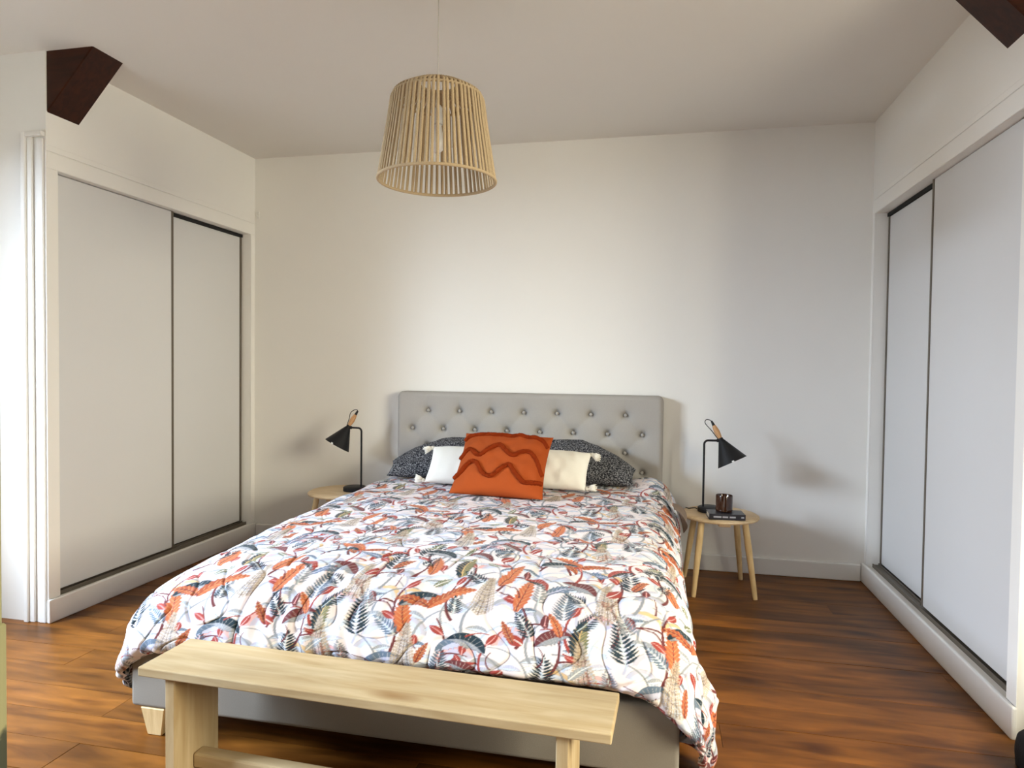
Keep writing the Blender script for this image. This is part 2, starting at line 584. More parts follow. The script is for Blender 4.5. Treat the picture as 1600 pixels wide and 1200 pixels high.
# the open door: only its leading edge shows at the far left
dr = structure(boxes('door_1', [(-0.575, -0.533, YF + .02, 0.46, 0.008, 2.05)], 'old_door_paint', bevel=0.003), 'old pale green door edge with chipped paint at far left', 'door')
for za, zc in ((.22, .62), (1.10, 1.88)):
    for ya, yc in ((-.33, -.03), (.06, .33)):
        boxes('door_panel', [(-0.5335, -0.5295, ya, yc, za, zc)], 'old_door_paint', dr, bevel=0.003)
boxes('lock_case', [(-0.5335, -0.5285, 0.36, 0.459, 0.70, 0.985)], 'old_door_paint', dr, bevel=0.002)


def rafter(sgn, xw, name, label, y0, y1):
    """sloping roof timber passing from the closet wall into the ceiling"""
    sl = 0.271 / 0.247
    # underside through (xw, zw) and (xw + sgn*dx, H)
    zw = 2.326
    pts = [(xw - sgn * .08, zw - .08 * sl), (xw + sgn * (H + .1 - zw) / sl, H + .1), (xw + sgn * ((H + .1 - zw) / sl - .30), H + .1), (xw - sgn * .08, H + .1)]
    bm = bmesh.new()
    f = [bm.verts.new((px, y0, pz)) for px, pz in pts]
    g = [bm.verts.new((px, y1, pz)) for px, pz in pts]
    bm.faces.new(f)
    bm.faces.new(g[::-1])
    for i in range(4):
        bm.faces.new((f[i], f[(i + 1) % 4], g[(i + 1) % 4], g[i]))
    bmesh.ops.bevel(bm, geom=[e for e in bm.edges if e.verts[0] in (f[0], g[0]) and e.verts[1] in (f[1], g[1]) or e.verts[1] in (f[0], g[0]) and e.verts[0] in (f[1], g[1])], offset=.004, segments=1, affect='EDGES')
    o = link(name, to_mesh(name, bm), 'beam_wood')
    return structure(o, label, 'beam')


rafter(1, XL, 'roof_timber', 'dark stained sloping roof timber above the left closet', YC + .006, 2.742)
rafter(-1, XR, 'roof_timber', 'dark stained sloping roof timber above the right closet', 2.515, 2.690)

# ------------------------------------------------------------------ bed
BX0, BX1, BY0, BY1 = -1.650, 0.072, 1.85, 4.06
bed = thing('bed', 'grey upholstered double bed with a button-tufted headboard', 'bed', (-0.79, 2.95, 0))
bl = lambda x0, x1, y0, y1, z0, z1: (x0 + .79, x1 + .79, y0 - 2.95, y1 - 2.95, z0, z1)
boxes('bed_base', [bl(BX0, BX1, BY0, BY1, 0.092, 0.292)], 'linen_shaded', bed, bevel=0.014, seg=3, smooth=True)
boxes('mattress', [bl(BX0 + .05, BX1 - .05, BY0 + .22, BY1 - .03, 0.292, 0.455)], 'mattress_white', bed, bevel=0.05, seg=3, smooth=True)
for lx, ly in ((BX0 + .035, BY0 + .002), (BX1 - .125, BY0 + .002), (BX0 + .035, BY1 - .12), (BX1 - .125, BY1 - .12)):
    bm = bmesh.new()
    vs = bm_box(bm, 0, .09, 0, .07, 0, .093)
    for v in vs:
        if v.co.z < .01:
            v.co.x = .045 + (v.co.x - .045) * .58
            v.co.y = .035 + (v.co.y - .035) * .75
    bmesh.ops.bevel(bm, geom=list(bm.edges), offset=.003, segments=1, affect='EDGES')
    link('leg', to_mesh('leg', bm), 'leg_wood', bed, loc=(lx + .79, ly - 2.95, 0))


def headboard():
    x0, x1, z0, z1 = -1.632, 0.032, 0.06, 1.036
    yf = 4.062
    bs = []
    for z, xs in ((0.918, -1.427), (0.803, -1.532), (0.692, -1.427), (0.578, -1.532)):
        n = 7 if xs > -1.5 else 8
        for k in range(n):
            bs.append((xs + .2062 * k, z))
    nx, nz = 300, 180
    X, Z = np.meshgrid(np.linspace(x0, x1, nx), np.linspace(z0, z1, nz), indexing='ij')
    puff = np.zeros_like(X)
    dmin = np.full_like(X, 9.0)
    for bx_, bz_ in bs:
        dd = np.hypot(X - bx_, Z - bz_)
        puff += -0.026 * np.exp(-(dd / .018) ** 2) - 0.018 * np.exp(-(dd / .050) ** 2)
        dmin = np.minimum(dmin, dd)
    # diamond creases between neighbouring buttons
    for i, (ax, az) in enumerate(bs):
        for (cx_, cz_) in bs[i + 1:]:
            if 0.09 < math.hypot(ax - cx_, az - cz_) < 0.17:
                ux, uz = cx_ - ax, cz_ - az
                ll = math.hypot(ux, uz)
                ux /= ll
                uz /= ll
                tt = np.clip((X - ax) * ux + (Z - az) * uz, 0, ll)
                dd = np.hypot(X - ax - tt * ux, Z - az - tt * uz)
                puff += -0.0028 * np.exp(-(dd / .016) ** 2)
    # vertical pleats above the top row
    for k in range(7):
        bx_ = -1.427 + .2062 * k
        puff += -0.0015 * np.exp(-((X - bx_) / .008) ** 2) * np.clip((Z - .918) / .02, 0, 1)
    e = np.minimum(np.minimum(X - x0, x1 - X), np.minimum(z1 - Z, 9))
    rim = np.clip(e / .030, 0, 1)
    round_ = 0.030 * (1 - np.sqrt(np.clip(1 - (1 - rim) ** 2, 0, 1)))
    Y = yf + round_ - puff * np.clip(e / .03, 0, 1)
    # rounded upper corners
    P = np.stack([X, Y, Z], -1)
    cr_ = 0.035
    for sx, cx_ in ((-1, x0 + cr_), (1, x1 - cr_)):
        inz = Z > z1 - cr_
        inx = (X - cx_) * sx > 0
        mk = inz & inx
        a, b_ = (X - cx_) / cr_, (Z - (z1 - cr_)) / cr_
        rr = np.maximum(np.abs(a), np.abs(b_))
        hyp = np.hypot(a, b_) + 1e-9
        P[..., 0] = np.where(mk, cx_ + a * rr / hyp * cr_, P[..., 0])
        P[..., 2] = np.where(mk, z1 - cr_ + b_ * rr / hyp * cr_, P[..., 2])
    P[..., 0] += .79
    P[..., 1] -= 2.95
    me = grid_mesh('headboard', P)
    # sides and back
    bm = bmesh.new()
    bm.from_mesh(me)
    be = [e_ for e_ in bm.edges if e_.is_boundary]
    r = bmesh.ops.extrude_edge_only(bm, edges=be)
    for v in r['geom']:
        if isinstance(v, bmesh.types.BMVert):
            v.co.y = 4.166 - 2.95
    be2 = [e_ for e_ in r['geom'] if isinstance(e_, bmesh.types.BMEdge) and e_.is_boundary]
    bmesh.ops.contextual_create(bm, geom=be2)
    hb = link('headboard', to_mesh('headboard', bm, True, 60), 'linen_grey', bed)
    bmb = bmesh.new()
    bm_lathe(bmb, [(0, .007), (.006, .006), (.010, .002), (.0105, -.002), (0, -.003)], 16)
    bme = to_mesh('button', bmb, True)
    for bx_, bz_ in bs:
        link('button', bme, 'linen_grey', hb, loc=(bx_ + .79, yf + .023 - 2.95, bz_), rot=(math.pi / 2, 0, 0))


headboard()


def sheet_corner():
    n = 24
    u, v = np.meshgrid(np.linspace(0, 1, n), np.linspace(0, 1, n), indexing='ij')
    ln_ = .17
    X = .085 + .060 * v ** .6 + .010 * np.sin(u * 9) * v
    Y = 3.44 + ln_ * u
    Z = .50 - .115 * v * (1 - np.abs(u - .45) * 1.5) - .02 * v ** 2
    P = np.stack([X + .79, Y - 2.95, Z], -1)
    link('sheet_corner', grid_mesh('sheet_corner', P), 'sheet_taupe', bed)


sheet_corner()


# ------------------------------------------------------------------ duvet print (drawn into a repeating tile, sampled per vertex)
TW, TH, TR = 0.78, 0.68, 0.0011
CW, CH = int(TW / TR), int(TH / TR)
PALE = np.array(lin(224, 214, 215))
canvas = np.ones((CW, CH, 3)) * PALE
C_ = {k: np.array(lin(*v)) for k, v in dict(
    teal=(34, 52, 62), slate=(96, 112, 130), orange=(190, 104, 68), rust=(164, 82, 54), burg=(104, 50, 52), red=(152, 62, 54), beige=(176, 160, 140), taupe=(128, 112, 98),
    olive=(112, 114, 84), grey=(150, 153, 158), lav=(184, 185, 204), mustard=(212, 176, 118), pink=(222, 162, 158), pblue=(196, 207, 222), dark=(42, 40, 42), cream=(240, 232, 224), mint=(190, 204, 204)).items()}


def fill(poly, col, alpha=1.0):
    poly = np.asarray(poly, float) / TR
    lo = np.floor(poly.min(0)).astype(int) - 1
    hi = np.ceil(poly.max(0)).astype(int) + 2
    nx, ny = hi - lo
    if nx < 1 or ny < 1 or nx > CW or ny > CH:
        return
    ss = 2
    xs = lo[0] + (np.arange(nx * ss) + .5) / ss
    ys = lo[1] + (np.arange(ny * ss) + .5) / ss
    inside = np.zeros((nx * ss, ny * ss), bool)
    x1, y1 = poly[:, 0], poly[:, 1]
    x2, y2 = np.roll(x1, -1), np.roll(y1, -1)
    for a, b_, c, d in zip(x1, y1, x2, y2):
        if b_ == d:
            continue
        cond = (ys > min(b_, d)) & (ys <= max(b_, d))
        if not cond.any():
            continue
        xi = a + (ys[cond] - b_) * (c - a) / (d - b_)
        inside[:, cond] ^= xs[:, None] < xi[None, :]
    cov = inside.reshape(nx, ss, ny, ss).mean((1, 3)) * alpha
    ix = np.arange(lo[0], hi[0]) % CW
    iy = np.arange(lo[1], hi[1]) % CH
    sub = canvas[np.ix_(ix, iy)]
    canvas[np.ix_(ix, iy)] = sub * (1 - cov[..., None]) + np.asarray(col) * cov[..., None]


def normals(c):
    d = np.gradient(c, axis=0)
    d /= np.linalg.norm(d, axis=1)[:, None] + 1e-12
    return np.stack([-d[:, 1], d[:, 0]], 1), d


def stroke(c, w0, w1, col, alpha=1.0):
    n, _ = normals(c)
    w = np.linspace(w0, w1, len(c))[:, None] / 2
    fill(np.concatenate([c + n * w, (c - n * w)[::-1]]), col, alpha)


def curve(o, ang, ln_, bend, n=26):
    """arc from o heading ang, turning by bend over its length"""
    a = ang + np.linspace(0, 1, n) * bend
    d = np.stack([np.cos(a), np.sin(a)], 1) * ln_ / (n - 1)
    return np.asarray(o) + np.concatenate([[[0, 0]], np.cumsum(d[:-1], 0)])


def feather(o, ang, ln_, bend, w, col, edge, vein, serr=10, half=None):
    c = curve(o, ang, ln_, bend, 60)
    n, d = normals(c)
    t = np.linspace(0, 1, 60)
    prof = w * np.sin(np.pi * t ** .7) ** .75
    fr = t * serr % 1.0
    a = c + n * (prof * (1 - .34 * fr))[:, None] + d * (prof * .45 * (1 - fr))[:, None]
    b_ = c - n * (prof * (1 - .34 * fr))[:, None] + d * (prof * .45 * (1 - fr))[:, None]
    fill(np.concatenate([a, b_[::-1]]), col)
    if half is not None:
        fill(np.concatenate([a, c[::-1]]), half)
    for k in range(1, serr):
        i = int(60 * (k - .3) / serr)
        if 0 <= i < 56:
            for s in (1, -1):
                e = c[i] + (n[i] * s * .72 + d[i] * .8) * prof[i]
                stroke(np.linspace(c[i], e, 3), .0026, .0012, edge, .55)
    stroke(c, .0040, .0016, vein)


def fern(o, ang, ln_, bend, w, col, rib, pairs=10):
    c = curve(o, ang, ln_, bend, 60)
    n, d = normals(c)
    for k in range(pairs):
        t = .12 + .84 * k / pairs
        i = int(59 * t)
        gap = ln_ * .84 / pairs
        r = w * (1 - t) ** .7 * min(1, .6 + 2.2 * t) + .007
        for s in (1, -1):
            base = c[i]
            dirv = n[i] * s * .86 + d[i] * .50
            dirv = dirv / np.linalg.norm(dirv)
            pv = np.array([-dirv[1], dirv[0]])
            tt = np.linspace(0, 1, 12)
            hw = gap * .40 * np.sin(np.pi * np.clip(tt, .03, 1) ** .75) * (1 - .35 * (np.arange(12) % 2))
            mid = base + np.outer(.0015 + tt * r, dirv) + np.outer((tt ** 2) * r * .22, d[i])
            fill(np.concatenate([mid + np.outer(hw, pv), (mid - np.outer(hw, pv))[::-1]]), col)
    fill(np.array([c[-1] + d[-1] * .012, c[-4] + n[-4] * .005, c[-4] - n[-4] * .005]), col)
    stroke(c, .0030, .0012, rib)


def spike(o, ang, ln_, w, col, col2):
    c = curve(o, ang, ln_, .06, 30)
    n, d = normals(c)
    stroke(c, .005, .002, col2)
    rows = 14
    for k in range(rows):
        t = k / rows
        i = int(29 * t)
        r = w * (1 - t) ** .8 + .005
        for s in (1, -1):
            dirv = n[i] * s * .80 + d[i] * .55
            for q in (.25, .5, .75, 1.0):
                p = c[i] + dirv * r * q
                fill(np.array([p, p + d[i] * .009 + n[i] * s * .004, p + d[i] * .012 - n[i] * s * .001, p + d[i] * .005 - n[i] * s * .005]), col if q != .5 else col2, .9)
            stroke(c[i] + np.outer(np.linspace(0, 1, 5), dirv * r), .0036, .0012, col2 if k % 2 else col, .8)


def dome(o, ang, ln_, bend, w, top, under, scal=6):
    """arched leaf: dark curved back, paler scalloped underside"""
    c = curve(o, ang, ln_, bend, 48)
    n, d = normals(c)
    t = np.linspace(0, 1, 48)
    s = 1 if bend > 0 else -1
    prof = w * np.sin(np.pi * t ** .85) ** .65
    inner = c + n * (s * prof * (1 + .09 * np.cos(2 * np.pi * scal * t)))[:, None]
    mid = c + n * (s * prof * .50)[:, None]
    fill(np.concatenate([c, inner[::-1]]), under)
    fill(np.concatenate([c - n * (s * prof * .12)[:, None], mid[::-1]]), top)
    for k in range(2, 9):
        i = int(48 * k / 10)
        stroke(np.linspace(c[i], inner[i] * .9 + c[i] * .1, 3), .0018, .001, C_['cream'], .30)
    stroke(inner, .0016, .0012, C_['dark'], .55)


def arch(o, r, a0, a1, cols, alpha=.9):
    """nested pale arches, like a small rainbow"""
    a = np.linspace(a0, a1, 30)
    ca = np.stack([np.cos(a), np.sin(a) * 1.12], 1)
    for k, cc in enumerate(cols):
        rr = r * (1 - .24 * k)
        fill(np.asarray(o) + ca * rr, cc, alpha)
    stroke(np.asarray(o) + ca * r, .0022, .0014, C_['grey'] * .7, .55)


def bud(o, ang, ln_, w, col, line):
    c = curve(o, ang, ln_, .5, 20)
    n, d = normals(c)
    t = np.linspace(0, 1, 20)
    pr_ = w * np.sin(np.pi * t) ** .7
    fill(np.concatenate([c + n * pr_[:, None], (c - n * pr_[:, None] * .8)[::-1]]), col)
    stroke(c, .0036, .0012, line)


def vine(o, ang, ln_, bend, w, col):
    c = curve(o, ang, ln_, bend, 40)
    stroke(c, w, w * .45, col)
    return c


def draw_print():
    R = random.Random(23)
    up = math.pi / 2
    U = R.uniform
    NX, NY = 6, 5
    def spots(jx, jy, ox=0.0, oy=0.0, nx=NX, ny=NY):
        return [((ix + ox + .5 * (iy % 2) + U(-jx, jx)) / nx * TW, (iy + oy + U(-jy, jy)) / ny * TH) for iy in range(ny) for ix in range(nx)]
    # pale nested arches
    for o in spots(.3, .3, .3, .2, 8, 6):
        cols = R.choice([('mustard', 'pblue', 'cream'), ('pink', 'lav', 'pblue'), ('lav', 'pblue', 'cream'), ('grey', 'lav', 'cream'), ('pblue', 'cream', 'pblue'), ('cream', 'pblue', 'cream')])
        a0 = U(.0, .5)
        arch(o, U(.045, .068), a0, a0 + U(2.3, 2.9), [C_[c] for c in cols], .85)
    # lavender and grey runners
    for o in spots(.35, .35, .1, .6, 8, 6):
        s = R.choice([-1, 1])
        col = R.choice([C_['lav'], C_['grey'], C_['pblue'] * .85, C_['grey'] * .85])
        c = vine(o, up + s * U(.2, .7), U(.15, .24), -s * U(1.3, 2.3), U(.007, .011), col)
        dome(c[20], up + s * .6, U(.06, .09), s * U(1.2, 2), .020, R.choice([C_['lav'], C_['grey'], C_['slate']]), C_['pblue'])
    # red and burgundy vines with buds
    for o in spots(.25, .25, .55, .3, 5, 4):
        s = R.choice([-1, 1])
        col = C_['burg'] if R.random() < .6 else C_['red']
        c = vine(o, up + s * U(.4, .8), U(.18, .27), -s * U(1.2, 2.2), .0105, col)
        c2 = vine(c[14], up + s * 1.1, U(.07, .10), s * U(.8, 1.6), .0075, col)
        bud(c[27], up - s * U(.5, 1.1), U(.045, .06), .014, C_['red'], C_['pink'])
        if R.random() < .75:
            bud(c2[-10], up + s * .2, U(.04, .05), .013, R.choice([C_['burg'], C_['red']]), C_['pink'])
    kinds = ['fern', 'orange', 'spike', 'dome', 'olive', 'vine', 'burg', 'fern', 'orange2', 'dome2', 'spike', 'burg2', 'fern2', 'orange', 'dome']
    order = []
    while len(order) < NX * NY:
        kk = kinds[:]
        R.shuffle(kk)
        order += kk
    for kd, o in zip(order, spots(.22, .22)):
        s = R.choice([-1, 1])
        if kd == 'fern':
            fern(o, up + U(-.2, .2), U(.15, .185), U(-.3, .3), .048, C_['teal'], C_['mint'], 10)
        elif kd == 'fern2':
            fern(o, up + U(-.4, .4), U(.13, .15), U(-.3, .3), .042, C_['slate'] * .7 + C_['teal'] * .3, C_['pblue'], 10)
            fern((o[0] + .04, o[1] - .02), up - .7 * s, .10, .2, .030, C_['teal'], C_['mint'], 8)
        elif kd == 'orange':
            feather(o, up + U(-.3, .3), U(.14, .17), U(-.4, .4), .029, C_['orange'], C_['mustard'], C_['burg'], 10)
        elif kd == 'orange2':
            feather(o, up - s * .3, U(.16, .19), s * -1.3, .026, C_['orange'], C_['mustard'], C_['rust'], 11, half=C_['rust'])
            feather((o[0], o[1] + .005), up + s * .9, .12, s * 1.0, .021, C_['rust'], C_['mustard'], C_['burg'], 8)
        elif kd == 'spike':
            spike(o, up + U(-.12, .12), U(.16, .20), .040, C_['beige'], C_['taupe'])
        elif kd == 'dome':
            dome(o, up - s * .1, U(.15, .18), -s * 2.4, .048, C_['teal'], C_['grey'])
        elif kd == 'dome2':
            dome(o, up - s * .2, U(.14, .17), -s * 2.0, .042, C_['slate'], C_['lav'])
        elif kd in ('burg', 'burg2'):
            dome(o, up - s * .1, U(.13, .16), -s * 2.1, .044, C_['burg'], C_['grey'] * .9)
            bud((o[0] - s * .03, o[1]), up + s * .9, .06, .021, C_['red'], C_['cream'])
            if kd == 'burg2':
                fern((o[0] - s * .01, o[1] + .02), up + s * .4, .11, .3, .030, C_['teal'], C_['mint'], 8)
        elif kd == 'olive':
            feather(o, up + s * .3, U(.14, .165), -s * .7, .031, C_['olive'], C_['mustard'], C_['mustard'], 11, half=C_['teal'])
        elif kd == 'vine':
            dome((o[0], o[1]), up + s * .2, .125, -s * 2.4, .032, C_['red'], C_['dark'])
            feather((o[0], o[1] - .01), up + s * .8, .10, s * .6, .019, C_['slate'], C_['lav'], C_['lav'], 8)
    # fillers
    for k, o in enumerate(spots(.4, .4, .75, .5, 6, 5)):
        q = R.random()
        if q < .26:
            feather(o, up + U(-1.2, 1.2), U(.06, .09), U(-.8, .8), .015, R.choice([C_['grey'], C_['olive'], C_['slate']]), C_['mint'], C_['cream'], 7)
        elif q < .5:
            vine(o, up + U(-1, 1), U(.07, .12), U(-2, 2), .0058, R.choice([C_['burg'], C_['red'], C_['slate']]))
        elif q < .78:
            fern(o, up + U(-.9, .9), U(.07, .10), .2, .026, R.choice([C_['teal'], C_['grey'] * .8, C_['slate']]), C_['mint'], 7)
        else:
            feather(o, up + U(-.8, .8), U(.07, .10), U(-.8, .8), .016, R.choice([C_['orange'], C_['rust']]), C_['mustard'], C_['burg'], 7)


draw_print()


def sample_print(u, v):
    """bilinear lookup; half-drop repeat"""
    u = u / TR
    col = np.floor(u / CW)
    v = v / TR
    x0 = np.floor(u).astype(int)
    y0 = np.floor(v).astype(int)
    fx, fy = (u - x0)[..., None], (v - y0)[..., None]
    x1, y1 = (x0 + 1) % CW, (y0 + 1) % CH
    x0, y0 = x0 % CW, y0 % CH
    return (canvas[x0, y0] * (1 - fx) + canvas[x1, y0] * fx) * (1 - fy) + (canvas[x0, y1] * (1 - fx) + canvas[x1, y1] * fx) * fy


def nz(x, y, seed, f, n=7):
    """smooth pseudo-noise: sum of rotated sines, about -1..1"""
    r = random.Random(seed)
    s = 0
    for k in range(n):
        a = r.uniform(0, math.pi)
        ff = f * r.uniform(.6, 1.7)
        s = s + np.sin((x * math.cos(a) + y * math.sin(a)) * ff * 6.283 + r.uniform(0, 6.28) + 1.3 * np.sin((x * math.sin(a) - y * math.cos(a)) * ff * 3.1 + r.uniform(0, 6)))
    return s / n * 1.6


def duvet():
    xi0, xi1, yi = -1.52, -0.075, 2.16
    AL, BL_, AR, BR, AF, BF = .215, .20, .190, .20, .355, .185
    q = lambda a, b_: math.pi / 2 * math.sqrt((a * a + b_ * b_) / 2)
    LL, LR, LF = q(AL, BL_), q(AR, BR), q(AF, BF)
    hl, hr, hf = .13, .31, .045
    s0, s1 = xi0 - LL - hl, xi1 + LR + hr
    t0, t1 = yi - LF - hf, 4.03
    ns = int((s1 - s0) / .0031)
    s = np.linspace(s0, s1, ns)
    tl = [t0]
    while tl[-1] < t1:
        tl.append(tl[-1] + .0026 + .0016 * (tl[-1] - t0))
    t = np.array(tl)
    S, T = np.meshgrid(s, t, indexing='ij')
    dxl, dxr, dy = np.maximum(0, xi0 - S), np.maximum(0, S - xi1), np.maximum(0, yi - T)
    dx = dxl + dxr
    sg = np.where(dxl > 0, -1.0, 1.0)
    d = np.hypot(dx, dy) + 1e-9
    ux, uy = sg * dx / d, -dy / d
    w = (dy / d) ** 2
    A = np.where(sg < 0, AL, AR) * (1 - w) + AF * w
    # the foot end bulges forward a little over the bench towards the right
    A = A + w * .030 * np.exp(-((S + .30) / .42) ** 2)
    B = np.where(sg < 0, BL_, BR) * (1 - w) + BF * w
    Lq = math.pi / 2 * np.sqrt((A * A + B * B) / 2)
    th = np.clip(d / Lq, 0, 1) * math.pi / 2
    rest = np.maximum(0, d - Lq)
    g = A * np.sin(th)
    f = -B * (1 - np.cos(th)) - rest
    # corner flare and hanging folds
    hang = np.clip(rest / .12, 0, 1)
    ang = np.arctan2(dy, dx)
    corner = np.clip(dx / .15, 0, 1) * np.clip(dy / .15, 0, 1)
    g = g + hang * (.012 * np.sin(T * 34 + 1.2 * np.sin(S * 9)) * (1 - w) + .030 * corner * np.sin(ang * 7.0))
    g = g + .05 * corner * np.where(sg > 0, 1, .15) * hang
    # hem rolls under
    e = np.minimum(np.minimum(S - s0, s1 - S), T - t0)
    hem = np.clip(1 - e / .05, 0, 1)
    g = g - .028 * hem ** 2
    f = f + .012 * hem ** 2
    px = np.where(dx > 0, np.where(sg < 0, xi0, xi1), S)
    py = np.where(dy > 0, yi, T)
    zt = .530 + .012 * np.sin(np.clip((S - xi0) / (xi1 - xi0), 0, 1) * math.pi)
    zt = zt + .055 * np.exp(-(((S + .02) / .17) ** 2 + ((T - 3.86) / .20) ** 2))
    zt = zt - .03 * np.clip((3.2 - T) / 1.1, 0, 1) * np.clip((-1.0 - S) / .6, 0, 1)
    X = px + ux * g
    Y = py + uy * g
    Z = zt + f
    # puffiness and creases (displaced along the rough normal)
    nx_ = ux * np.sin(th)
    ny_ = uy * np.sin(th)
    nz_ = np.cos(th)
    puff = .0085 * nz(S, T, 3, 2.1) + .0038 * nz(S, T, 5, 5.0)
    cre = np.abs(nz(S, T, 11, 3.2, 5))
    puff += -.007 * np.exp(-(cre / .10) ** 2) * (.35 + .65 * np.clip((2.9 - T) / .9, 0, 1))
    # gathers running up from the foot hem
    frontm = np.clip((yi + .06 - T) / .30, 0, 1) * (.35 + .65 * np.clip(nz(S, S * 0, 17, 1.4) + .3, 0, 1))
    puff += .0055 * frontm * np.sin(S * 96 + 3 * np.sin(S * 7) + 1.5 * np.sin(T * 11))
    sidem = np.clip((S - xi1 - .05) / .2, 0, 1)
    puff += .006 * sidem * np.sin(T * 40 + 2 * np.sin(T * 5) + S * 6)
    X += nx_ * puff
    Y += ny_ * puff
    Z += nz_ * puff
    fl_ = Z < .014
    X += np.where(fl_, ux * np.clip(.014 - Z, 0, .3) * .6, 0)
    Y += np.where(fl_, uy * np.clip(.014 - Z, 0, .3) * .3, 0)
    Z = np.maximum(Z, .010 + .004 * (1 + np.sin(S * 60)))
    colr = sample_print(S + 5.0 + .004 * nz(S, T, 31, 3), T + 5.0)
    P = np.stack([X, Y, Z], -1)
    o = link('duvet', grid_mesh('duvet', P, colr), 'duvet_print')
    tag(o, 'puffy duvet printed with orange, teal and burgundy leaves on pale pink', 'duvet')


duvet()


# ------------------------------------------------------------------ pillows and cushions
def cushion_grid(w, h, th, n=60, ear=0.10, power=0.55, pinch=0.05):
    """returns front and back sheets of a cushion in local axes: x width, z height (0..h), y thickness"""
    u = np.linspace(-1, 1, n)
    U, V = np.meshgrid(u, u, indexing='ij')
    # edges bow inwards, corners stay as ears
    X = U * w / 2 * (1 - pinch * (1 - V ** 2) ** 1 * np.abs(U) ** 3)
    Z = V * h / 2 * (1 - pinch * (1 - U ** 2) * np.abs(V) ** 3)
    prof = (np.clip(1 - np.abs(U) ** 2.4, 0, 1) * np.clip(1 - np.abs(V) ** 2.4, 0, 1)) ** power
    return U, V, X, Z, prof * th / 2


def cushion_mesh(name, w, h, th, n=60, wr=0.006, seed=1, fn=None, **kw):
    U, V, X, Z, T = cushion_grid(w, h, th, n, **kw)
    bump = wr * nz(U * w, V * h, seed, 4.5) * np.clip((1 - np.maximum(abs(U), abs(V))) * 5, 0, 1)
    f = np.stack([X, -(T + bump * (T > 0)), Z + h / 2], -1)
    k = np.stack([X, (T + bump * .5), Z + h / 2], -1)
    if fn:
        f, k = fn(f, U, V), fn(k, U, V)
    bm = bmesh.new()
    for G in (f, k):
        vs = [[bm.verts.new(G[i, j]) for j in range(n)] for i in range(n)]
        for i in range(n - 1):
            for j in range(n - 1):
                bm.faces.new((vs[i][j], vs[i + 1][j], vs[i + 1][j + 1], vs[i][j + 1]))
    bmesh.ops.remove_doubles(bm, verts=bm.verts, dist=.0006)
    return to_mesh(name, bm, True), (U, V, f)


def dark_pillow(loc, rz, droop, label, seed):
    t = thing('pillow', label, 'pillow', loc, (math.radians(-58), 0, rz), 'speckled charcoal bed pillows')
    def fn(G, U, V):
        G = G.copy()
        out = np.clip(U * droop, 0, 1)
        G[..., 2] -= .20 * out ** 1.5 * np.clip((V + 1) / 2, 0, 1)
        G[..., 1] += .02 * out
        return G
    me, _ = cushion_mesh('pillow_body', .70, .335, .14, 70, wr=.007, seed=seed, fn=fn, power=.5, pinch=.04)
    link('pillow_body', me, 'speckle_charcoal', t)


dark_pillow((-1.200, 3.715, .572), .06, -1, 'speckled charcoal pillow leaning on the headboard, left of the orange cushion', 2)
dark_pillow((-0.470, 3.715, .580), -.05, 1, 'speckled charcoal pillow leaning on the headboard, right of the orange cushion', 9)


def tassel(parent, loc, dirv, ln_=.055):
    d = Vector(dirv).normalized()
    bm = bmesh.new()
    r = random.Random(str(loc))
    bm_tube(bm, [Vector((0, 0, 0)), d * .012, d * .018, d * .034, d * ln_], [.006, .012, .009, .015, .019], 10)
    for k in range(16):
        a = r.random() * 6.28
        sd = d.orthogonal().normalized()
        o = (Matrix.Rotation(a, 3, d) @ sd)
        bm_tube(bm, [d * .015 + o * .006, d * .035 + o * .014, d * (ln_ + r.uniform(-.004, .010)) + o * r.uniform(.012, .023) + Vector((0, 0, -.004))], [.003, .004, .002], 5)
    link('tassel', to_mesh('tassel', bm, True), 'tassel_cream', parent, loc=loc)


def cream_cushion(loc, rz, ry, label, seed):
    t = thing('cushion', label, 'cushion', loc, (math.radians(-47), ry, rz), 'cream tasselled cushions')
    w, h = .42, .255
    me, _ = cushion_mesh('cushion_body', w, h, .13, 56, wr=.004, seed=seed, pinch=.05)
    link('cushion_body', me, 'cream_cloth', t)
    for sx in (-1, 1):
        for sz in (0, 1):
            tassel(t, (sx * (w / 2 - .006), 0, .010 + sz * (h - .016)), (sx * .85, -.15, -.5 if sz else .15) if sx * loc[0] + sx * .79 > 0 else (sx * .12, -.75, -.6 if sz else .5))


cream_cushion((-1.035, 3.510, .564), .05, 0, 'cream cushion with corner tassels, left of the orange cushion', 4)
cream_cushion((-0.570, 3.515, .564), -.04, .02, 'cream cushion with corner tassels, right of the orange cushion', 8)


